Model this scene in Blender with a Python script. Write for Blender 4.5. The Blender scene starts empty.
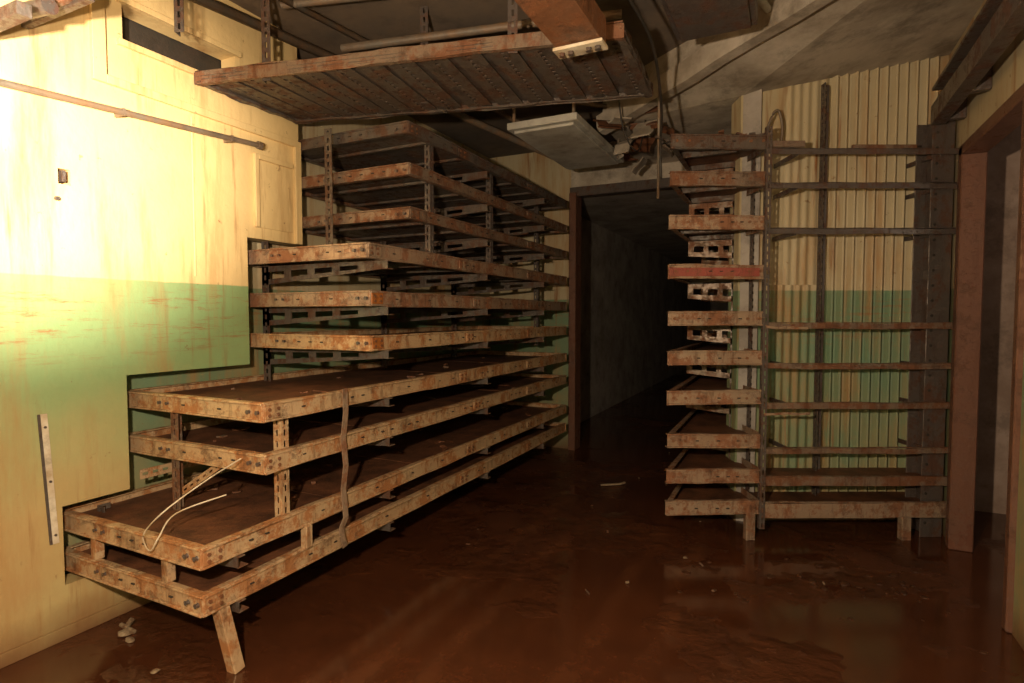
import bpy, bmesh, math, random
from mathutils import Vector, Matrix
random.seed(7)
SC = bpy.context.scene
try:
    SC.view_settings.view_transform = 'Standard'
except Exception: pass

CS, SN = 0.899, 0.438
def C(X, Y):            # camera-bearing plan metres -> room plan metres (room axis follows the corridor)
    return (X*CS - Y*SN, X*SN + Y*CS)

# ---------------------------------------------------------------- materials
def new_mat(name):
    m = bpy.data.materials.new(name); m.use_nodes = True
    nt = m.node_tree
    return m, nt, nt.nodes['Principled BSDF']
def coords(nt, scale=(1,1,1)):
    tc = nt.nodes.new('ShaderNodeTexCoord'); mp = nt.nodes.new('ShaderNodeMapping')
    mp.inputs['Scale'].default_value = scale
    nt.links.new(tc.outputs['Object'], mp.inputs['Vector'])
    return mp.outputs['Vector']
def noise(nt, scale=5, detail=6, stretch=(1,1,1), rough=0.6, dist=0.0):
    n = nt.nodes.new('ShaderNodeTexNoise')
    n.inputs['Scale'].default_value = scale; n.inputs['Detail'].default_value = detail
    n.inputs['Roughness'].default_value = rough; n.inputs['Distortion'].default_value = dist
    nt.links.new(coords(nt, stretch), n.inputs['Vector'])
    return n.outputs['Fac']
def ramp(nt, src, a, b):
    r = nt.nodes.new('ShaderNodeMapRange')
    r.inputs['From Min'].default_value = a; r.inputs['From Max'].default_value = b
    nt.links.new(src, r.inputs['Value'])
    return r.outputs['Result']
def math_(nt, op, a, b=None):
    n = nt.nodes.new('ShaderNodeMath'); n.operation = op
    for i, v in enumerate((a, b)):
        if v is None: continue
        if isinstance(v, (int, float)): n.inputs[i].default_value = v
        else: nt.links.new(v, n.inputs[i])
    return n.outputs[0]
def mix(nt, fac, a, b):
    n = nt.nodes.new('ShaderNodeMix'); n.data_type = 'RGBA'
    if isinstance(fac, (int, float)): n.inputs[0].default_value = fac
    else: nt.links.new(fac, n.inputs[0])
    for i, v in ((6, a), (7, b)):
        if isinstance(v, tuple): n.inputs[i].default_value = (*v, 1)
        else: nt.links.new(v, n.inputs[i])
    return n.outputs[2]
def bump(nt, bs, src, strength=0.3, dist=0.01):
    b = nt.nodes.new('ShaderNodeBump'); b.inputs['Strength'].default_value = strength
    b.inputs['Distance'].default_value = dist
    nt.links.new(src, b.inputs['Height']); nt.links.new(b.outputs[0], bs.inputs['Normal'])

def paint_mat(name, yellow, green, dirt=0.5, zline=1.68, wear=False):
    m, nt, bs = new_mat(name)
    tc = nt.nodes.new('ShaderNodeTexCoord'); sp = nt.nodes.new('ShaderNodeSeparateXYZ')
    nt.links.new(tc.outputs['Object'], sp.inputs[0]); z = sp.outputs['Z']
    zz = math_(nt, 'ADD', z, math_(nt, 'MULTIPLY', math_(nt, 'SUBTRACT', noise(nt, 9, 4), 0.5), 0.012))
    up = ramp(nt, zz, zline-0.003, zline+0.003)
    if wear:   # dado paint worn back to buff plaster low down
        zw = math_(nt, 'ADD', z, math_(nt, 'MULTIPLY', math_(nt,'SUBTRACT',noise(nt, 2.5, 8),.5), .6))
        wr = math_(nt, 'MULTIPLY', ramp(nt, zw, 1.22, 0.65), 0.72)
        gr = mix(nt, wr, green, (0.60, 0.40, 0.19))
    else: gr = mix(nt, 0.0, green, green)
    col = mix(nt, up, gr, yellow)
    blot = ramp(nt, noise(nt, 2.2, 8), 0.35, 0.7)
    col = mix(nt, math_(nt, 'MULTIPLY', blot, 0.3*dirt+0.08), col, (0.30, 0.20, 0.08))
    drips = ramp(nt, noise(nt, 3.2, 8, (1.6, 1.6, 0.22), .65), 0.51, 0.72)
    col = mix(nt, math_(nt, 'MULTIPLY', drips, min(1,dirt*1.25)), col, (0.38, 0.19, 0.065))
    fdr = math_(nt, 'MULTIPLY', ramp(nt, noise(nt, 10, 7, (2.0, 2.0, 0.14)), 0.55, 0.70), ramp(nt, noise(nt, 1.4, 3), .42, .6))
    col = mix(nt, math_(nt, 'MULTIPLY', fdr, min(1,dirt*1.4)), col, (0.26, 0.11, 0.035))
    band = math_(nt, 'MULTIPLY', ramp(nt, z, 1.22, 1.42), ramp(nt, z, 1.68, 1.60))
    scr = ramp(nt, noise(nt, 2.6, 12, (1.0, 1.0, 11), 0.85), 0.53, 0.60)
    col = mix(nt, math_(nt, 'MULTIPLY', math_(nt, 'MULTIPLY', scr, band), 0.85), col, (0.28, 0.13, 0.05))
    chip = ramp(nt, noise(nt, 14, 10, (1, 1, 1), 0.75), 0.63, 0.66)
    col = mix(nt, math_(nt, 'MULTIPLY', chip, 0.75*dirt+0.2), col, (0.20, 0.10, 0.04))
    low = math_(nt, 'MULTIPLY', ramp(nt, z, 1.2, 0.1), ramp(nt, noise(nt, 4, 8), 0.35, 0.62))
    col = mix(nt, math_(nt, 'MULTIPLY', low, 0.6), col, (0.44, 0.26, 0.11))
    foot = math_(nt, 'MULTIPLY', ramp(nt, math_(nt,'ADD',z,math_(nt,'MULTIPLY',noise(nt,5,8),.15)), 0.26, 0.06), 0.9)
    col = mix(nt, foot, col, (0.14, 0.06, 0.025))
    nt.links.new(col, bs.inputs['Base Color']); bs.inputs['Roughness'].default_value = 0.6
    bump(nt, bs, math_(nt,'ADD',noise(nt, 25, 8),math_(nt,'MULTIPLY',noise(nt,3,4),2.0)), 0.3, 0.008)
    return m

def rust_mat(name, paint, rust=(0.24, 0.085, 0.022), dark=(0.05, 0.024, 0.012), amount=0.5, metallic=0.2, rough=0.5):
    m, nt, bs = new_mat(name)
    f0 = ramp(nt, noise(nt, 2.2, 5, (1, 1, 1), 0.6), 0.35, 0.65)
    f1 = ramp(nt, noise(nt, 7, 14, (1, 1, .8), 0.78), 0.60-amount*0.22, 0.66-amount*0.20)
    f2 = ramp(nt, noise(nt, 5, 14, (1.2, 1.2, 1.6), 0.85), 0.53, 0.59)
    f3 = ramp(nt, noise(nt, 90, 6), 0.3, 0.7)
    f4 = ramp(nt, noise(nt, 26, 10, (1,1,1), .75), 0.56, 0.62)
    f5 = ramp(nt, noise(nt, 14, 8, (1.5,1.5,.25), .7), 0.53, 0.62)
    col = mix(nt, math_(nt, 'MULTIPLY', f3, 0.30), paint, tuple(c*0.5 for c in paint))
    col = mix(nt, math_(nt, 'MULTIPLY', f0, amount*.8), col, tuple(p*.4+r*.6 for p,r in zip(paint,rust)))
    col = mix(nt, math_(nt, 'MULTIPLY', f1, .85), col, rust)
    col = mix(nt, math_(nt, 'MULTIPLY', f5, amount), col, tuple(r*.45 for r in rust))
    col = mix(nt, math_(nt, 'MULTIPLY', f2, 0.25+amount*0.55), col, dark)
    col = mix(nt, math_(nt, 'MULTIPLY', f4, amount*.8), col, tuple(r*1.35 for r in rust))
    nt.links.new(col, bs.inputs['Base Color'])
    nt.links.new(math_(nt,'ADD',rough-.15,math_(nt,'MULTIPLY',f1,.4)), bs.inputs['Roughness'])
    bs.inputs['Metallic'].default_value = metallic
    bump(nt, bs, math_(nt,'ADD',noise(nt, 60, 6),math_(nt,'ADD',f4,f2)), 0.55, 0.003)
    return m

def simple_mat(name, a, b, scale=6, rough=0.8, b_str=0.3):
    m, nt, bs = new_mat(name)
    col = mix(nt, ramp(nt, noise(nt, scale, 9, (1, 1, 1), 0.65), 0.38, 0.64), a, b)
    col = mix(nt, math_(nt,'MULTIPLY',ramp(nt, noise(nt, scale*.37+3, 10, (1, 1, 1), 0.75), 0.50, 0.64),.5), col, tuple(x*.35 for x in b))
    nt.links.new(col, bs.inputs['Base Color']); bs.inputs['Roughness'].default_value = rough
    bump(nt, bs, noise(nt, scale*6, 7), b_str, 0.01)
    return m

M_WALL = paint_mat('painted_wall', (0.76, 0.57, 0.29), (0.23, 0.38, 0.18), 0.62, 1.68, True)
M_WALL2 = paint_mat('painted_wall_weathered', (0.50, 0.43, 0.29), (0.14, 0.25, 0.155), 0.75)
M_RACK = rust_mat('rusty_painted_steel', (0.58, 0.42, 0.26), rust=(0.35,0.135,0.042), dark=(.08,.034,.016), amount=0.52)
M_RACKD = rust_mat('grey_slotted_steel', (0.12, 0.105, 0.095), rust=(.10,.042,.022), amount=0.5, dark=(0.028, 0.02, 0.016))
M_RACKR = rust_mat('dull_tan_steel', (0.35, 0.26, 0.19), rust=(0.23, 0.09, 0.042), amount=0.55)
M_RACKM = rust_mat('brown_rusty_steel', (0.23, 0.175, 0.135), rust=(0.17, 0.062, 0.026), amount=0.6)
M_RAIL = rust_mat('dark_grey_rail', (0.105, 0.092, 0.088), rust=(.11,.048,.03), amount=0.4)
M_ORANGE = rust_mat('orange_rust', (0.42, 0.15, 0.04), rust=(0.45, 0.15, 0.03), amount=0.4)
M_BEAM = rust_mat('rusty_beam', (0.22, 0.105, 0.06), rust=(0.22, 0.08, 0.03), amount=0.5)
M_JAMB = rust_mat('red_brown_steel', (0.16, 0.075, 0.05), rust=(0.14, 0.05, 0.028), amount=0.25, metallic=.05)
M_RED = rust_mat('faded_red_paint', (0.32, 0.07, 0.06), rust=(.22,.08,.05), amount=0.45)
M_DECK = simple_mat('tray_dirt', (0.17, 0.065, 0.03), (0.07, 0.028, 0.014), 7, 0.6, .6)
M_CEIL = simple_mat('sooty_ceiling', (0.105, 0.09, 0.08), (0.18, 0.13, 0.095), 1.6, 0.9)
M_CONC = simple_mat('stained_concrete', (0.52, 0.46, 0.395), (0.27, 0.225, 0.18), 2.3, 0.9)
M_CORR = simple_mat('corridor_plaster', (0.40, 0.36, 0.335), (0.25, 0.22, 0.20), 2.5, 0.9)
M_PINK = simple_mat('faded_pink_plaster', (0.40, 0.30, 0.25), (0.26, 0.18, 0.14), 3, 0.85)
M_FIX = simple_mat('dusty_white_metal', (0.46, 0.46, 0.44), (0.30, 0.275, 0.24), 3, 0.6, 0.1)
M_DARK = simple_mat('black_cable_and_shade', (0.02, 0.018, 0.016), (0.035, 0.025, 0.02), 8, 0.6)  # cables and slots; also the painted shade behind the wall opening
M_PIPE = simple_mat('dull_conduit', (0.14, 0.12, 0.10), (0.20, 0.12, 0.07), 8, 0.5)
M_PALE = simple_mat('pale_metal_strip', (0.66, 0.60, 0.50), (0.42, 0.31, 0.19), 9, 0.5)
M_DEB = simple_mat('debris', (0.34, 0.27, 0.18), (0.12, 0.06, 0.03), 15, 0.8)
M_MUD = simple_mat('mud_lump', (0.07, 0.028, 0.013), (0.045, 0.018, 0.009), 12, 0.4)
# floor : silt under a film of standing water
M_FLOOR, nt, bs = new_mat('wet_muddy_floor')
n1 = ramp(nt, noise(nt, 0.8, 10, (1,1,1), .65), 0.38, 0.62)
n2 = ramp(nt, noise(nt, 3.5, 14, (1, 1, 1), 0.8), 0.42, 0.62)
n3 = ramp(nt, noise(nt, 22, 10, (1, 1, 1), 0.7), 0.52, 0.70)
wet = ramp(nt, noise(nt, 0.7, 12, (1,1,1), .62), 0.50, 0.60)      # 0 = water, 1 = exposed mud
c = mix(nt, n1, (0.115, 0.037, 0.015), (0.068, 0.022, 0.010))
c = mix(nt, math_(nt, 'MULTIPLY', n2, 0.45), c, (0.038, 0.014, 0.007))
c = mix(nt, math_(nt, 'MULTIPLY', n3, 0.35), c, (0.16, 0.058, 0.026))
tc = nt.nodes.new('ShaderNodeTexCoord'); sp = nt.nodes.new('ShaderNodeSeparateXYZ'); nt.links.new(tc.outputs['Object'], sp.inputs[0])
xx = math_(nt,'ADD',sp.outputs['X'],math_(nt,'MULTIPLY',noise(nt,1.2,8),.35))
tr=None
for x0 in (-1.45,-1.15,-.62,-.35):
    t_=ramp(nt,math_(nt,'ABSOLUTE',math_(nt,'SUBTRACT',xx,x0)),.07,.02)
    tr = t_ if tr is None else math_(nt,'MAXIMUM',tr,t_)
c = mix(nt, math_(nt,'MULTIPLY',math_(nt,'MULTIPLY',tr,n2),.5), c, (0.19,.07,.03))
c = mix(nt, wet, mix(nt, .35, c, (.03,.010,.005)), c)
nt.links.new(c, bs.inputs['Base Color'])
nt.links.new(math_(nt, 'ADD', 0.04, math_(nt, 'MULTIPLY', wet, 0.32)), bs.inputs['Roughness'])
bs.inputs['Specular IOR Level'].default_value = 0.75
bb = math_(nt, 'ADD', math_(nt, 'MULTIPLY', math_(nt,'ADD',wet,.02), math_(nt, 'ADD', noise(nt, 12, 14, (1, 1, 1), .8), noise(nt, 2.5, 6))), math_(nt,'MULTIPLY',math_(nt,'MULTIPLY',tr,wet),-.06))
bump(nt, bs, bb, 0.7, 0.03)

# ---------------------------------------------------------------- mesh builder
class MB:
    def __init__(s): s.v=[]; s.f=[]; s.m=[]; s.mats=[]
    def mi(s, mat):
        if mat not in s.mats: s.mats.append(mat)
        return s.mats.index(mat)
    def box(s, o, ax, ay, az, mat, n=1, jit=0.0):
        """box from corner o spanned by vectors; n sections along ax with jitter"""
        o,ax,ay,az = map(Vector,(o,ax,ay,az)); b=len(s.v); k=s.mi(mat)
        for i in range(n+1):
            j = Vector((random.uniform(-jit,jit) for _ in range(3))) if jit else Vector((0,0,0))
            p = o+ax*(i/n)+j
            s.v += [p, p+ay, p+ay+az, p+az]
        flip = ax.cross(ay).dot(az) < 0
        def add(f): s.f.append(f[::-1] if flip else f); s.m.append(k)
        for i in range(n):
            a=b+4*i; c=a+4
            add([a,c,c+1,a+1][::-1]); add([a+1,c+1,c+2,a+2][::-1])
            add([a+2,c+2,c+3,a+3][::-1]); add([a+3,c+3,c,a][::-1])
        add([b,b+1,b+2,b+3][::-1]); e=b+4*n; add([e,e+1,e+2,e+3])
    def bx(s, p0, p1, mat, n=1, jit=0):
        s.box(p0,(p1[0]-p0[0],0,0),(0,p1[1]-p0[1],0),(0,0,p1[2]-p0[2]),mat,n,jit)
    def bar(s, p, q, w, h, mat, n=1, jit=0.0, up=(0,0,1)):
        """bar centred on line p-q, w wide horizontally, h along up"""
        p,q=Vector(p),Vector(q); d=(q-p); side=d.cross(Vector(up)).normalized()
        u=side.cross(d).normalized()
        s.box(p-side*w/2-u*h/2, d, side*w, u*h, mat, n, jit)
    def poly(s, pts, z0, z1, mat):
        b=len(s.v); n=len(pts); k=s.mi(mat)
        if not isinstance(z0,(list,tuple)): z0=[z0]*n
        area=sum(pts[i][0]*pts[(i+1)%n][1]-pts[(i+1)%n][0]*pts[i][1] for i in range(n))
        if area<0: pts=pts[::-1]; z0=list(z0)[::-1]
        s.v += [Vector((x,y,zz)) for (x,y),zz in zip(pts,z0)]+[Vector((x,y,z1)) for x,y in pts]
        s.f.append([b+i for i in range(n)][::-1]); s.f.append([b+n+i for i in range(n)])
        for i in range(n):
            j=(i+1)%n; s.f.append([b+i,b+j,b+n+j,b+n+i])
        s.m += [k]*(n+2)
    def tube(s, pts, r, mat, seg=10):
        pts=[Vector(p) for p in pts]; b=len(s.v); k=s.mi(mat)
        for i,p in enumerate(pts):
            d=(pts[min(i+1,len(pts)-1)]-pts[max(i-1,0)]).normalized()
            a=d.cross(Vector((0,0,1)) if abs(d.z)<0.9 else Vector((1,0,0))).normalized(); c=a.cross(d)
            for t in range(seg):
                an=2*math.pi*t/seg; s.v.append(p+a*math.cos(an)*r+c*math.sin(an)*r)
        for i in range(len(pts)-1):
            for t in range(seg):
                u=(t+1)%seg; s.f.append([b+i*seg+t,b+i*seg+u,b+(i+1)*seg+u,b+(i+1)*seg+t]); s.m.append(k)
        s.f.append([b+t for t in range(seg)]); s.f.append([b+(len(pts)-1)*seg+t for t in range(seg)][::-1]); s.m += [k,k]
    def grid(s, o, L, W, ls, ws, holes, mat, taper=None):
        """sheet with real punched holes; o origin, L,W unit vectors; holes(i,j)->bool"""
        o,L,W=Vector(o),Vector(L),Vector(W); k=s.mi(mat); b=len(s.v)
        for l in ls:
            for w in ws:
                ww = w*(taper(l) if taper else 1); s.v.append(o+L*l+W*ww)
        nw=len(ws)
        for i in range(len(ls)-1):
            for j in range(nw-1):
                if holes(i,j): continue
                s.f.append([b+i*nw+j,b+(i+1)*nw+j,b+(i+1)*nw+j+1,b+i*nw+j+1]); s.m.append(k)
    def slotted(s, p, q, W, width, mat, pitch=0.05, slot=0.03, frac=0.28, taper=None):
        p,q=Vector(p),Vector(q); d=q-p; n=max(1,int(d.length/pitch)); pl=d.length/n
        ls=[0.0]
        for i in range(n): ls += [i*pl+(pl-slot)/2, i*pl+(pl+slot)/2]
        ls.append(d.length)
        ws=[0,width*(.5-frac/2),width*(.5+frac/2),width]
        s.grid(p,d.normalized(),Vector(W).normalized(),ls,ws,lambda i,j:(i%2==1 and j==1),mat,taper)
    def angle_post(s, p, q, A, B, w, mat, **k):
        s.slotted(p,q,A,w,mat,**k); s.slotted(p,q,B,w,mat,**k)
    def bolt(s, p, d, r, mat):
        p,d=Vector(p),Vector(d); s.tube([p,p+d],r,mat,6)
    def make(s, name, parent=None, solid=0.0, bevel=0.0, smooth=False):
        me=bpy.data.meshes.new(name); me.from_pydata([tuple(v) for v in s.v],[],s.f)
        for m in s.mats: me.materials.append(m)
        me.polygons.foreach_set('material_index', s.m); me.update()
        ob=bpy.data.objects.new(name,me); bpy.context.collection.objects.link(ob)
        if smooth:
            for p in me.polygons: p.use_smooth=True
        if solid:
            md=ob.modifiers.new('thickness','SOLIDIFY'); md.thickness=solid; md.offset=0
        if bevel:
            md=ob.modifiers.new('worn_edges','BEVEL'); md.width=bevel; md.segments=1; md.limit_method='ANGLE'
        if parent: ob.parent=parent
        return ob
def empty(name):
    e=bpy.data.objects.new(name,None); bpy.context.collection.objects.link(e); return e

H=3.35
# ---------------------------------------------------------------- room shell
b=MB(); b.bx((-3.4,-2.2,-0.1),(4.2,22,0),M_FLOOR); b.make('floor')
b=MB(); b.bx((-3.4,-2.2,H),(4.2,6.1,H+.1),M_CEIL); b.make('ceiling')
b=MB(); b.bx((-3.4,6.1,2.86),(0.2,22,2.96),M_CORR); b.make('ceiling_corridor')
# sloping haunch and edge beam
b=MB()
sof=[(-1.42,4.61),(.97,2.85),(.97,5.02),(-.33,4.42),(-.33,6.0),(-1.42,6.0)]
b.poly(sof[:4],[3.06,3.30,3.33,3.06],H+.01,M_CONC)
b.poly([sof[0],sof[3],sof[4],sof[5]],3.06,H+.01,M_CONC)
b.bar((-1.42,4.58,3.05),(.97,2.82,3.29),.09,.14,M_CONC,12,.006)
b.make('trim_3')
# left wall with stepped cut-outs where the racks pass in
b=MB()
ss=sorted(set([-2,1.45,1.50,1.42,1.72,1.75,2.39,2.45,2.87]))
zs=sorted(set([0,.25,.62,1.20,1.98,2.10,2.17,2.86,3.04,H]))
def solid_left(s,z):
    if s<1.42: ok=True
    elif s<1.72: ok=z>.62
    elif s<2.45: ok=z>1.20
    else: ok=z>1.98
    if z<.25: ok=True
    if 1.75<s<2.39 and 2.86<z<3.04: ok=False
    if 1.45<s<1.50 and 2.10<z<2.17: ok=False
    return ok
for i in range(len(ss)-1):
    for j in range(len(zs)-1):
        if solid_left((ss[i]+ss[i+1])/2,(zs[j]+zs[j+1])/2):
            b.bx((-3.12,ss[i],zs[j]),(-3.0,ss[i+1],zs[j+1]),M_WALL)
b.bx((-3.4,-2.1,0),(-3.22,6.1,H),M_WALL2)
b.bx((-3.21,1.70,2.82),(-3.13,2.45,3.08),M_DARK)  # black sheet paints in the shade inside the upper wall opening
b.make('wall_left')
b=MB()
for (s0,s1,z0,z1) in [(1.60,1.66,2.62,H),(1.66,2.87,2.62,2.66),(2.82,2.87,1.98,2.62),(2.50,2.53,2.05,2.50),(2.53,2.80,2.47,2.50),(1.72,2.42,3.04,3.07),(1.72,2.42,2.83,2.86)]:
    b.bx((-3.0,s0,z0),(-2.975,s1,z1),M_WALL)
b.bx((-3.0,2.53,2.05),(-2.99,2.8,2.47),M_WALL)
b.bx((-3.0,-2,0),(-2.985,2.4,.06),M_WALL)
for s in (0.35,1.05,2.1): b.bx((-3.0,s,1.72),(-2.996,s+.012,2.60),M_WALL)     # panel joints
b.make('trim_1',bevel=.003)
# partition at far end of left racks and lintel over corridor opening
b=MB(); b.bx((-3.22,6.0,0),(-2.2,6.1,H),M_WALL2); b.bx((-2.2,6.0,2.84),(-.33,6.1,H),M_CONC); b.make('wall_far')
b=MB(); b.bx((-2.2,5.93,0),(-2.12,6.12,2.84),M_JAMB); b.bx((-2.2,5.95,2.80),(-.33,6.04,2.90),M_RAIL); b.make('trim_2',bevel=.006)
b=MB(); b.bx((-2.74,6.1,0),(-2.62,22,2.86),M_CORR); b.bx((-.33,4.42,0),(-.21,22,H),M_CORR); b.bx((-2.74,21.9,0),(-.2,22,2.86),M_CORR)
b.make('wall_corridor')
# back (slanted) wall with ribbed cladding
b=MB()
a0=C(1.626,4.12); a1=C(3.09,4.12); a2=C(3.09,4.3); a3=C(1.626,4.3)
b.poly([a0,a1,a2,a3],0,H,M_WALL2)
b.make('wall_back')
b=MB()
k=b.mi(M_WALL2)
def ribs(X0,X1,pitch,depth,z0,z1):
    n=round((X1-X0)/pitch); base=len(b.v); pr=[]
    for i in range(n):
        for q in range(8): 
            x=X0+(i+q/8)*pitch
            pr.append((x,depth*(.5-.5*math.cos(2*math.pi*q/8))))
    pr.append((X1,0))
    for x,d in pr:
        t,s=C(x,4.115-d)
        b.v += [Vector((t,s,z0)),Vector((t,s,z1))]
    for i in range(len(pr)-1):
        b.f.append([base+2*i,base+2*i+2,base+2*i+3,base+2*i+1]); b.m.append(k)
ribs(2.25,3.02,.070,.040,.02,3.34)
ribs(1.84,2.25,.062,.016,.02,1.72)
ribs(1.94,2.25,.062,.010,1.72,3.2)
b.make('ribbed_wall_cladding')
# right wall + doorway
D0=3.45
b=MB()
b.bx((.97,-2.1,0),(1.05,D0-.03,H),M_WALL2); b.bx((.97,D0-.03,2.56),(1.05,4.52,H),M_WALL2); b.bx((.97,4.52,0),(1.05,5.2,H),M_WALL2)
b.make('wall_right')
b=MB()
b.bx((.94,4.46,0),(1.07,4.54,2.56),M_JAMB); b.bx((.945,D0-.06,0),(1.07,D0,2.56),M_JAMB); b.bx((.94,D0-.06,2.50),(1.07,4.54,2.57),M_JAMB)
b.bx((.95,4.54,0),(.97,4.60,2.56),M_RAIL)
b.make('door_1',bevel=.006)
b=MB(); b.bx((1.05,5.45,0),(4.1,5.6,H),M_PINK); b.bx((4.0,-2.1,0),(4.1,5.5,H),M_PINK); b.make('wall_side_room')
b=MB(); b.bx((-3.4,-2.2,0),(4.2,-2.1,H),M_WALL2); b.make('wall_near')

# ---------------------------------------------------------------- left rack
R=empty('steel_cable_shelving_rack')
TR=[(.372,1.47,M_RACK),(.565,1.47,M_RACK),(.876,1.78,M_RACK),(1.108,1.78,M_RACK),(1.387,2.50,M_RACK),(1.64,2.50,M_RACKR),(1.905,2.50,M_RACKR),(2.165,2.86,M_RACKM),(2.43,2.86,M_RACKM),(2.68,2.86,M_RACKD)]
T0,T1=-3.16,-2.10; SE=5.60
def channel(b,p,q,inw,h,mat,n,jit=.003,lip=.035,th=.006):
    """C channel: p,q = top outer edge, inw = inward unit vector"""
    p,q,inw=Vector(p),Vector(q),Vector(inw); d=q-p
    b.box(p-Vector((0,0,h)),d,inw*th,(0,0,h),mat,n,jit)
    b.box(p-Vector((0,0,th)),d,inw*lip,(0,0,th),mat,n,jit*.6)
    b.box(p-Vector((0,0,h)),d,inw*lip,(0,0,th),mat,n,jit*.6)
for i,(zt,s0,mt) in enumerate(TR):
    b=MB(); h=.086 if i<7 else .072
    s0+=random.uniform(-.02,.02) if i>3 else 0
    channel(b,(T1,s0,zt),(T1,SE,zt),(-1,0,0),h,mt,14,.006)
    # rolled lips that stand proud of the web, top and bottom
    b.box((T1,s0,zt-.010),(0,SE-s0,0),(.010,0,0),(0,0,.010),mt,14,.003)
    b.box((T1,s0,zt-h),(0,SE-s0,0),(.010,0,0),(0,0,.010),mt,14,.003)
    b.box((T0,s0,zt-.010),(T1-T0,0,0),(0,-.010,0),(0,0,.010),mt,4,.0015)
    b.box((T0,s0,zt-h),(T1-T0,0,0),(0,-.010,0),(0,0,.010),mt,4,.0015)
    channel(b,(T0,s0,zt),(T1,s0,zt),(0,1,0),h,mt,4)
    channel(b,(T0,SE,zt),(T1,SE,zt),(0,-1,0),h,mt,4)
    channel(b,(T0,s0,zt),(T0,SE,zt),(1,0,0),h,mt,8)
    # deck in sheets with small gaps
    s=s0+.01
    while s<SE-.05:
        e=min(s+random.uniform(.75,1.0),SE-.01)
        b.box((T0+.01,s,zt-.045+random.uniform(-.006,.004)),(0,e-s-.008,0),(T1-T0-.02,0,0),(0,0,.005),M_DECK if i<7 else M_RACKD,3,.002)
        s=e
    # cross ribs below deck
    s=s0+.25
    while s<SE:
        b.bx((T0,s,zt-h+.005),(T1-.01,s+.035,zt-.05),M_RACKD); s+=.42
    # corner plates, splices, bolts
    for kk,y in enumerate((s0,3.45+.1*(i%3),4.6)):
        b.bx((T1-.002,y+.004,zt-h+.012),(T1+.006,y+.10,zt-.012),M_ORANGE if (i in (4,5) and kk==0) else mt)
        for dy in (.025,.075):
            for dz in (.03,.058): b.bolt((T1,y+dy,zt-dz),(.013,0,0),.007,M_BEAM)
    s=s0+.22
    while s<SE-.2:      # oblong bolt slots along the channel web, unevenly spaced
        b.bx((T1-.001,s,zt-h*.5-.0035),(T1+.0075,s+.022,zt-h*.5+.0035),M_DARK); s+=random.choice([.085,.17,.34,.42])
    x=T0+.5
    while x<T1-.16:
        b.bx((x,s0-.0075,zt-h*.5-.0035),(x+.022,s0+.001,zt-h*.5+.0035),M_DARK); x+=random.choice([.09,.26])
    for dx in (.03,.09):
        b.bolt((T1-dx,s0,zt-.042),(0,-.014,0),.009,M_RAIL)
        b.bolt((T0+.3+dx,s0,zt-.042),(0,-.012,0),.007,M_RAIL)
    b.make('tray_%d'%(i+1),R,bevel=.002)
# wall uprights and cantilever brackets with punched slots
b=MB()
arms=[1.62,2.64,3.84,4.95]
for s in arms:
    zt=0.55 if s<2 else 2.68
    b.angle_post((-3.10,s,.0),(-3.10,s,zt),(1,0,0),(0,1,0),.06,M_RACKD)
    for (z,s0,_) in TR:
        if s0>s+.02 : continue
        zb=z-.089
        D=.12
        ls=[0,.06,.2,.26,.4,.46,.6,.66,.8,1.02]; ws=[0,.3,.7,1.0]
        b.grid((-3.10,s,zb),(1,0,0),(0,0,-1),ls,ws,lambda i,j:(i%2==1 and j==1 and i<8),M_RACKD,taper=lambda l:D*(1-.62*l))
        b.grid((-3.10,s,zb),(1,0,0),(0,1,0),[0,1.02],[0,.035],lambda i,j:False,M_RACKM)
        b.grid((-2.26,s,zb-.045),(1,0,0),(0,1,0),[0,.18],[0,.05],lambda i,j:False,M_RACKM)
# hanging intermediate posts
b.angle_post((-2.70,2.80,1.84),(-2.70,2.80,2.69),(1,0,0),(0,1,0),.06,M_RACKD)
b.angle_post((-2.14,3.16,1.84),(-2.14,3.16,2.69),(-1,0,0),(0,1,0),.04,M_RAIL)
b.angle_post((-2.14,4.0,1.84),(-2.14,4.0,2.69),(-1,0,0),(0,1,0),.04,M_RAIL)
b.angle_post((-2.30,5.3,1.2),(-2.30,5.3,2.69),(-1,0,0),(0,1,0),.04,M_RAIL)
b.angle_post((-2.78,1.80,.52),(-2.78,1.80,1.05),(1,0,0),(0,1,0),.055,M_RACKM)
b.angle_post((-2.13,1.90,.50),(-2.13,1.90,1.03),(-1,0,0),(0,1,0),.045,M_RACK)
b.slotted((-2.72,1.81,.60),(-2.38,1.81,.80),(0,0,1),.04,M_RACK)
b.slotted((-2.98,1.76,.66),(-2.98,2.5,.66),(0,0,1),.05,M_RACK)
b.make('slotted_uprights',R,solid=.004)
b=MB()
b.bar((-2.12,1.56,.29),(-2.08,1.60,0.0),.055,.05,M_RACK,up=(0,1,0))
for (t,s,z0,z1) in [(-2.38,1.48,.37,.48),(-2.12,2.0,.37,.48),(-2.9,1.48,.37,.48)]:
    b.bx((t,s,z0),(t+.04,s+.04,z1),M_RACK)
for s in (2.7,3.9,5.0): b.bx((-2.95,s,0),(-2.90,s+.05,.29),M_RACKM)
b.make('legs',R,bevel=.003)
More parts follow.
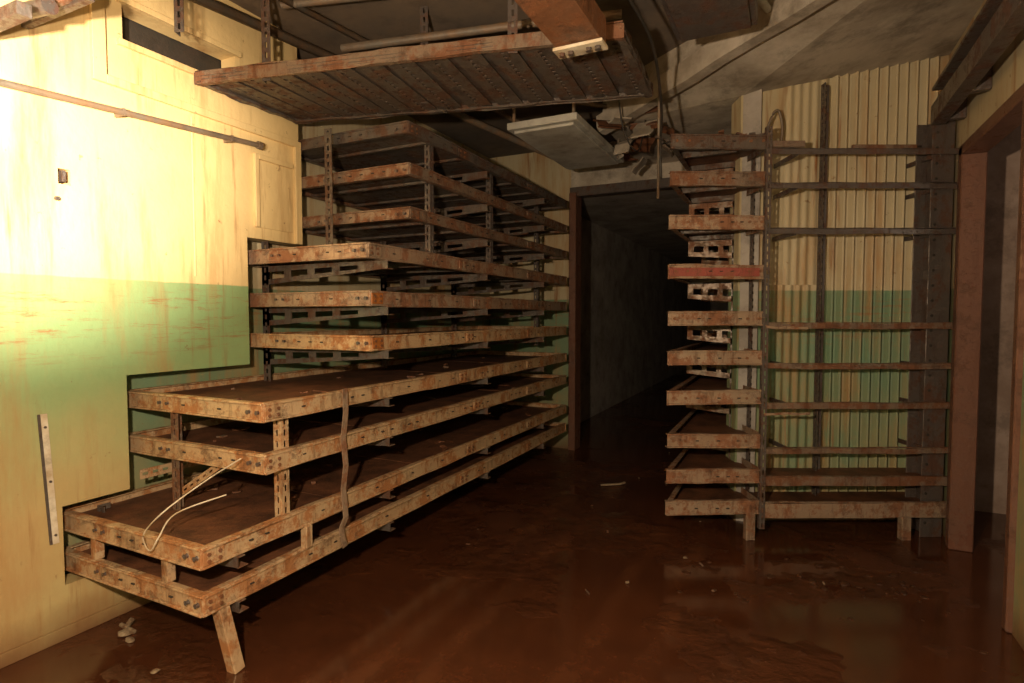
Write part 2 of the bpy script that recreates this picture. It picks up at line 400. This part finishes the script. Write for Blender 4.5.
# bent hanging strap
b=MB(); pts=[(-2.075,2.27,1.12),(-2.070,2.27,1.0),(-2.080,2.26,.86),(-2.065,2.26,.72),(-2.075,2.25,.6),(-2.06,2.25,.45),(-2.075,2.235,.40),(-2.065,2.225,.36),(-2.055,2.235,.30)]
for p,q in zip(pts[:-1],pts[1:]): b.bar(p,q,.036,.004,M_RACKR,up=(1,0,0))
b.make('bent_strap',R)
b=MB(); P=[(-2.2,1.74,.86),(-2.23,1.6,.80),(-2.30,1.46,.70),(-2.40,1.43,.60),(-2.42,1.44,.54),(-2.38,1.44,.52),(-2.34,1.45,.58),(-2.33,1.52,.66),(-2.25,1.70,.70)]
def smooth_path(P,n=6):
    P=[Vector(p) for p in P]; out=[]
    for i in range(len(P)-1):
        p0=P[max(i-1,0)];p1=P[i];p2=P[i+1];p3=P[min(i+2,len(P)-1)]
        for k in range(n):
            t=k/n; out.append(.5*((2*p1)+(p2-p0)*t+(2*p0-5*p1+4*p2-p3)*t*t+(3*p1-p0-3*p2+p3)*t**3))
    out.append(P[-1]); return out
b.tube(smooth_path(P),.0032,M_PALE,8); b.make('loose_cord',R,smooth=True)
# litter on the trays
b=MB()
for k in range(46):
    c=Vector((random.uniform(-2.9,-2.2),random.uniform(2.95,5.4),random.choice([2.65,2.65,2.40,2.13])+random.uniform(.0,.02)))
    d=Vector((random.uniform(-1,1),random.uniform(-1,1),random.uniform(-.05,.12)))*random.uniform(.08,.25)
    b.bar(c,c+d,random.uniform(.02,.10),.01,random.choice([M_DECK,M_RAIL,M_RACKD]),3,.01)
for k in range(70):
    z,sm=random.choice([(1.07,1.9),(.53,1.55),(.53,1.55),(.84,1.9),(1.35,2.6)])
    c=Vector((random.uniform(-3.0,-2.2),random.uniform(sm,5.4),z)); d=Vector((random.uniform(-1,1),random.uniform(-1,1),.02))*random.uniform(.03,.14)
    b.bar(c,c+d,random.uniform(.008,.05),.008,random.choice([M_DECK,M_DECK,M_RACKM]),3,.006)
b.make('tray_litter',R)

# ---------------------------------------------------------------- right rack
R2=empty('steel_cable_shelving_rack')
YF=3.75
FL=C(1.026,YF); FR=C(1.664,YF)
def P3(X,Y,z): t,s=C(X,Y); return Vector((t,s,z))
ex=P3(1,0,0); ey=P3(0,1,0)   # directions along / into the slanted wall
zl=[.215,.43,.67,.955,1.22,1.48,1.79,2.11,2.39,2.63]
for i,z in enumerate(zl):
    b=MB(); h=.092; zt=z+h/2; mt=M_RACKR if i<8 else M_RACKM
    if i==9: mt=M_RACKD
    wob=random.uniform(-.014,.014)
    b.poly([ (FL[0]+.01,FL[1]+.015),(FR[0]-.01,FR[1]+.0),C(1.66,4.09),(-.35,4.44),(-.35,5.9),(-.715,5.9)],zt-.05,zt-.045,M_DECK)
    channel(b,(FL[0],FL[1],zt),(FR[0],FR[1],zt+wob),ey,h,mt,6,.006)
    q=Vector((FR[0],FR[1],0))-Vector((FL[0],FL[1],0))
    for dz in (-.010,-h): b.box(Vector((FL[0],FL[1],zt+dz)),q+Vector((0,0,wob)),ey*-.010,(0,0,.010),mt,6,.002)
    if i==6:
        b.box(Vector((FL[0],FL[1],zt-.078))-ey*.006,q*.93,ey*.003,(0,0,.056),M_RED,6,.0015)
    channel(b,(FL[0],FL[1],zt),(-.72,5.9,zt),(1,0,0),h,mt,6,.003)
    b.box(Vector((FR[0],FR[1],zt-h)),ey*.33,ex*-.006,(0,0,h),mt)
    s=4.1
    while s<5.8: b.bx((-.71,s,zt-.09),(-.34,s+.03,zt-.05),M_RACKD); s+=.4
    for u in (.04,.12,.52,.60):
        b.bolt(P3(1.026+u,YF,z),-ey*.014,.007,M_BEAM)
    for u in random.sample((.19,.26,.33,.40,.46),3):
        b.box(P3(1.026+u,YF+.001,z-.0035),ex*.022,-ey*.009,(0,0,.007),M_DARK)
    b.make('tray_%d'%(i+1),R2,bevel=.002)
b=MB()
zr=[.20,.395,.60,.90,1.165,1.43,2.05,2.345,2.565]
hr=[.10,.06,.035,.04,.035,.04,.035,.035,.035]
for z,h in zip(zr,hr):
    m=M_RACKR if z<.3 else (M_RACKM if z<1.5 else M_RAIL)
    b.box(P3(1.66,YF,z-h/2),ex*1.25,ey*.006,(0,0,h),m,8,.004)
    b.box(P3(1.66,YF,z+h/2),ex*1.25,ey*.03,(0,0,.005),m,8,.003)
    if z<.5: b.box(P3(1.66,YF+.01,z+h/2-.03),ex*1.25,ey*.32,(0,0,.006),M_DECK,6,.002)
b.box(P3(1.66,YF+.02,2.60),ex*.25,ey*.02,(0,0,.04),M_RACKM); b.box(P3(2.22,YF+.02,2.585),ex*.42,ey*.02,(0,0,.03),M_RACKM)
b.box(P3(1.66,YF-.03,1.415),ex*.27,ey*.01,(0,0,.018),M_RACKR,4,.006)
b.box(P3(1.66,YF-.03,.845),ex*.30,ey*.01,(0,0,.016),M_RACKR,4,.006)
for X in (1.86,2.8):   # short arms from rails to wall
    for z in zr[2:]: b.box(P3(X,YF+.03,z-.02),ey*.33,ex*.012,(0,0,.03),M_RAIL)
b.box(P3(1.56,YF-.01,0),ex*.06,ey*.05,(0,0,.27),M_RACKR,2,.003); b.box(P3(2.60,YF-.01,0),ex*.06,ey*.05,(0,0,.16),M_RACKR)
b.make('rails',R2,bevel=.002)
b=MB()
b.angle_post(P3(1.645,YF-.014,.08),P3(1.645,YF-.014,2.72),ex,ey,.034,M_RAIL)
b.angle_post(P3(2.15,4.04,.2),P3(2.15,4.04,3.10),ex,-ey,.055,M_RAIL)
b.angle_post(P3(1.69,4.08,.0),P3(1.69,4.08,2.72),ex,-ey,.05,M_RAIL)
for z in zl:
    zb=z-.052
    for s in (4.50,5.2):
        ls=[0,.05,.12,.155,.225,.26,.33,.37]; ws=[0,.32,.7,1.0]
        b.grid((-.335,s,zb),(-1,0,0),(0,0,-1),ls,ws,lambda i,j:(i%2==1 and j==1),M_RACKM,taper=lambda l:.14*(1-.6*l))
        b.grid((-.335,s,zb-.0),(-1,0,0),(0,1,0),[0,.37],[0,.04],lambda i,j:False,M_RACKD)
for s in (4.50,5.2): b.angle_post((-.345,s,0),(-.345,s,2.7),(-1,0,0),(0,1,0),.05,M_RACKD)
b.make('slotted_uprights',R2,solid=.004)
b=MB()
for k in range(30):
    c=P3(random.uniform(1.05,1.6),random.uniform(3.78,4.05),2.67); d=Vector((random.uniform(-1,1),random.uniform(-1,1),random.uniform(0,.3)))*random.uniform(.05,.16)
    b.bar(c,c+d,random.uniform(.02,.07),.01,random.choice([M_DECK,M_RAIL,M_RACKD]),3,.01)
b.make('tray_litter',R2)

# steel column beside the door
b=MB()
o=P3(2.76,3.80,0)
b.box(o+Vector((0,0,0)),ex*.15,ey*.008,(0,0,2.80),M_RAIL); b.box(o+ey*.15+Vector((0,0,0)),ex*.15,ey*.008,(0,0,2.80),M_RAIL); b.box(o+ex*.071+ey*.008,ex*.008,ey*.142,(0,0,2.8),M_RAIL)
for k in range(28): b.bolt(o+ex*.03+Vector((0,0,.1+k*.1)),-ey*.006,.006,M_DARK)
b.make('steel_column',bevel=.003)
b=MB()
channel(b,(.80,2.2,2.86),(.80,4.6,2.86),(1,0,0),.12,M_RAIL,8,.003,lip=.08)
b.bx((.80,2.2,2.96),(.95,4.6,2.98),M_RAIL)
for s in (2.4,3.2,4.0,4.5): b.bx((.88,s,2.74),(.965,s+.05,2.98),M_RAIL)
b.make('steel_channel_header',bevel=.002)

# ---------------------------------------------------------------- overhead tray
O=empty('overhead_cable_tray')
A=C(-1.73,3.17); B=C(.50,2.64); Cc=C(.81,3.36); D=C(-.40,3.62); E=(-2.95,2.80)
zt=2.77
b=MB()
ring=[A,B,Cc,D,E]
cx=sum(p[0] for p in ring)/5; cy=sum(p[1] for p in ring)/5
for p,q in zip(ring,ring[1:]+ring[:1]):
    mid=Vector(((p[0]+q[0])/2,(p[1]+q[1])/2,0)); d=Vector((q[0]-p[0],q[1]-p[1],0)); inw=Vector((-d.y,d.x,0)).normalized()
    if inw.dot(Vector((cx,cy,0))-mid)<0: inw=-inw
    channel(b,(p[0],p[1],zt+.06),(q[0],q[1],zt+.06),inw,.065,M_RACKM if p==A else M_RACKD,10,.009)
b.poly(ring,zt+.03,zt+.035,M_RACKD)
b.make('frame',O,bevel=.002)
b=MB()
n=13
for k in range(n):
    f=(k+.5)/n
    p=Vector((A[0],A[1],0)).lerp(Vector((B[0],B[1],0)),f)
    if f<.5: q=Vector((E[0],E[1],0)).lerp(Vector((D[0],D[1],0)),f/.5)
    else: q=Vector((D[0],D[1],0)).lerp(Vector((Cc[0],Cc[1],0)),(f-.5)/.5)
    p.z=q.z=zt+.015; side=Vector((B[0]-A[0],B[1]-A[1],0)).normalized()
    b.slotted(p-side*.05,q-side*.05,side,.15,M_RACKD,pitch=.045,slot=.022,frac=.12)
b.make('slotted_slats',O,solid=.004)
b=MB()
def hang(X,Y,z0):
    p=P3(X,Y,z0); q=P3(X,Y,H); b.angle_post(p,q,ex,ey,.045,M_RAIL)
hang(-1.34,3.12,2.76); hang(-.02,2.80,2.76); hang(-1.62,2.80,2.86); hang(-.55,3.5,2.78)
b.make('hangers',O,solid=.004)

# rusty beam coming towards the viewer
b=MB(); e=C(.31,2.53)
def beam(b,t,s0,s1,z,w,h,mat):
    b.bx((t-w/2,s0,z),(t+w/2,s1,z+.01),mat,6,.002); b.bx((t-w/2,s0,z),(t-w/2+.01,s1,z+h),mat); b.bx((t+w/2-.01,s0,z),(t+w/2,s1,z+h),mat)
beam(b,e[0],.4,e[1],2.65,.20,.11,M_BEAM)
b.bx((e[0]-.11,e[1]-.09,2.632),(e[0]+.11,e[1]+.0,2.646),M_PALE)
for dx in (-.08,-.04,.04,.08): b.bolt((e[0]+dx,e[1]-.05,2.632),(0,0,-.015),.012,M_RAIL)
for s in (.6,1.4,2.1): b.bx((e[0]-.02,s,2.76),(e[0]+.02,s+.04,H),M_RAIL)
b.bx((e[0]-.10,.4,2.76),(e[0]+.10,e[1],2.765),M_BEAM)
b.make('rusty_steel_beam',bevel=.002)

# light fittings
def fixture(name_pts,z,h,mat):
    b=MB(); b.poly(name_pts,z,z+h,mat)
    cx=sum(p[0] for p in name_pts)/4; cy=sum(p[1] for p in name_pts)/4
    inner=[(cx+(x-cx)*.86,cy+(y-cy)*.93) for x,y in name_pts]
    b.poly(inner,z-.02,z,mat)
    for x,y in inner: b.bx((x-.01,y-.01,z+h),(x+.01,y+.01,H),M_PIPE)
    return b.make('ceiling_light_fitting',bevel=.004)
p=C(-.04,4.25); fixture([(p[0],p[1]),(p[0]+.54,p[1]+.0),(p[0]+.54,p[1]+1.25),(p[0],p[1]+1.25)],2.86,.05,M_FIX)
p=C(.60,2.60); fixture([(p[0]+.02,p[1]),(p[0]+.42,p[1]),(p[0]+.42,p[1]+.62),(p[0]+.02,p[1]+.62)],2.98,.10,M_RAIL)

# pipes and cables on the ceiling
b=MB()
b.tube([P3(-1.05,3.6,3.15),P3(.1,3.3,3.15),P3(.6,3.2,3.15)],.024,M_PIPE); b.tube([P3(.98,2.6,3.22),P3(1.28,3.1,3.22),P3(1.45,3.3,3.22)],.02,M_FIX)
b.tube([P3(-1.3,3.3,3.25),P3(.9,2.9,3.25)],.020,M_PIPE)
b.tube([P3(-1.1,4.3,3.2),P3(.2,4.5,3.2),P3(1.2,4.9,3.2)],.018,M_PIPE)
b.tube([(-2.9,2.0,3.2),(-2.3,5.9,3.2)],.03,M_PIPE); b.tube([(-2.6,2.0,3.25),(-2.1,5.9,3.25)],.02,M_PIPE)
b.tube([P3(1.0,3.95,2.3),P3(1.0,3.95,3.05)],.010,M_PIPE)
b.make('ceiling_conduits',smooth=True)
b=MB()
b.tube(smooth_path([P3(.42,2.5,3.3),P3(.48,2.6,3.0),P3(.72,3.0,2.90),P3(.9,3.5,2.75),P3(.96,3.75,2.6),P3(.98,3.8,2.4)]),.008,M_DARK,8)
b.tube(smooth_path([P3(.75,4.2,3.3),P3(.82,4.3,2.9),P3(.95,4.4,2.75),P3(1.05,4.6,3.0),P3(1.1,4.7,3.3)]),.006,M_DARK,8)
b.tube(smooth_path([P3(1.75,4.0,2.75),P3(1.79,3.98,2.88),P3(1.83,3.98,2.90),P3(1.86,3.99,2.8),P3(1.86,4.0,2.7)]),.009,M_PIPE,8)
b.make('hanging_cables',smooth=True)
# broken ceiling scraps hanging from soffit edge
b=MB()
for k in range(26):
    X=random.uniform(.70,1.25); Y=random.uniform(4.35,5.6); z=random.uniform(2.92,3.07)
    c=P3(X,Y,z); d=Vector((random.uniform(-1,1),random.uniform(-1,1),random.uniform(-.9,.2)))*random.uniform(.08,.2)
    b.bar(c,c+d,random.uniform(.06,.20),.012,random.choice([M_DECK,M_CEIL,M_CONC]),3,.018)
b.make('broken_ceiling_scraps')

# wall pipe, strip, bracket on left wall
b=MB(); b.tube([(-2.94,.3,2.40),(-2.94,2.50,2.54)],.015,M_PIPE,12)
b.tube([(-2.94,2.49,2.54),(-2.94,2.515,2.54)],.024,M_PIPE,12)
for s in (.9,1.7,2.3): b.bx((-3.0,s,2.40+(s-.3)*.0636-.017),(-2.925,s+.012,2.40+(s-.3)*.0636+.017),M_PIPE)
b.make('wall_conduit',smooth=False)
b=MB(); b.box((-3.0,1.335,1.06),(0,.03,-.60),(.007,0,0),(0,.010,0),M_RAIL,3,.0005); b.box((-3.0,1.345,1.06),(0,.03,-.60),(.007,0,0),(0,.026,0),M_PALE,3,.0005)
for zz in (1.0,.75,.50): b.bolt((-2.994,1.358+(1.06-zz)*.05,zz),(.006,0,0),.006,M_RAIL)
b.make('wall_metal_strip')
b=MB(); b.bx((-3.0,1.12,2.60),(-2.55,1.17,2.65),M_RACKD); b.bx((-3.0,1.33,2.74),(-2.5,1.36,2.80),M_RACKD); b.box((-2.99,1.14,2.62),(.45,.2,.16),(0,.03,0),(0,0,.04),M_RACKM); b.bx((-3.0,1.05,2.55),(-2.97,1.15,2.85),M_RACKD); b.tube([(-2.96,1.2,2.70),(-2.6,1.25,2.70)],.03,M_RAIL,12)
b.make('wall_bracket',bevel=.003)
b=MB(); b.bx((-3.03,1.46,2.11),(-2.985,1.475,2.16),M_RAIL); b.tube([(-3.0,1.44,2.03),(-2.985,1.44,2.03)],.010,M_RAIL); b.make('wall_socket_remains')

# ---------------------------------------------------------------- floor debris
def blob(bm_obj,c,r,fl):
    bm=bmesh.new(); bmesh.ops.create_icosphere(bm,subdivisions=2,radius=1)
    k0=len(bm_obj.v); k=bm_obj.mi(fl[1])
    sx,sy=random.uniform(.7,1.5),random.uniform(.7,1.5)
    for v in bm.verts:
        j=random.uniform(.8,1.15); bm_obj.v.append(Vector((c[0]+v.co.x*r*sx*j,c[1]+v.co.y*r*sy*j,max(0.0,c[2]+v.co.z*r*fl[0]*j))))
    for f in bm.faces: bm_obj.f.append([k0+v.index for v in f.verts]); bm_obj.m.append(k)
    bm.free()
b=MB()
for k in range(60):
    X=random.gauss(1.95,.45); Y=random.gauss(3.05,.22); t,s=C(X,Y)
    if t<.85 and Y<3.6: blob(b,(t,s,.0),random.uniform(.006,.022),(.3,M_MUD))
b.make('mud_clods',smooth=True)
b=MB()
for (X,Y,r) in [(-1.82,2.62,.03),(-1.76,2.56,.022),(-1.50,2.33,.014)]:
    t,s=C(X,Y); blob(b,(t,s,.008),r,(.5,M_DEB))
t,s=C(-1.84,2.66); b.tube([(t,s,.02),(t+.02,s+.01,.05)],.012,M_DEB); b.tube([(t-.05,s,.012),(t+.07,s-.01,.012)],.01,M_DEB)
for k in range(14):
    X=random.uniform(-.9,1.9); Y=random.uniform(2.6,6.2); c=P3(X,Y,.008); 
    if c.x<-2.0 or c.x>.8: continue
    d=Vector((random.uniform(-1,1),random.uniform(-1,1),.02))*random.uniform(.02,.05)
    b.bar(c,c+d,random.uniform(.006,.018),.006,M_RACKM if k%3 else M_DEB,2,.003)
c=P3(.78,4.95,.01); b.bar(c,c+P3(.22,.04,.01),.02,.012,M_DEB,4,.004)
b.make('floor_debris')

# ---------------------------------------------------------------- lights
def lamp(name,kind,loc,energy,color,target=None,**kw):
    l=bpy.data.lights.new(name,kind); l.energy=energy; l.color=color
    for a,v in kw.items(): setattr(l,a,v)
    o=bpy.data.objects.new(name,l); bpy.context.collection.objects.link(o); o.location=loc
    if target is not None:
        o.rotation_euler=(Vector(target)-Vector(loc)).to_track_quat('-Z','Y').to_euler()
    return o
L0=P3(-.45,.22,1.72)
lamp('handheld_flash','POINT',L0,325,(1.0,.77,.51),shadow_soft_size=.03)
lamp('handheld_torch','SPOT',P3(-.75,.15,1.8),2000,(1.0,.82,.58),target=P3(-2.28,2.60,2.22),spot_size=math.radians(44),spot_blend=1.0,shadow_soft_size=.05)
lamp('side_room_fill','POINT',(2.2,3.6,2.2),10,(1.0,.75,.55),shadow_soft_size=.1)  # added fill, no known source; brightens the pink wall through the doorway
w=bpy.data.worlds.new('world'); SC.world=w; w.use_nodes=True
w.node_tree.nodes['Background'].inputs[0].default_value=(.02,.016,.012,1); w.node_tree.nodes['Background'].inputs[1].default_value=.3

cam=bpy.data.cameras.new('camera'); co=bpy.data.objects.new('camera',cam); bpy.context.collection.objects.link(co)
co.location=(0,0,1.5); co.rotation_euler=(math.radians(87.4),0,math.radians(26)); cam.sensor_width=36; cam.lens=20.04; cam.clip_start=.02
SC.camera=co
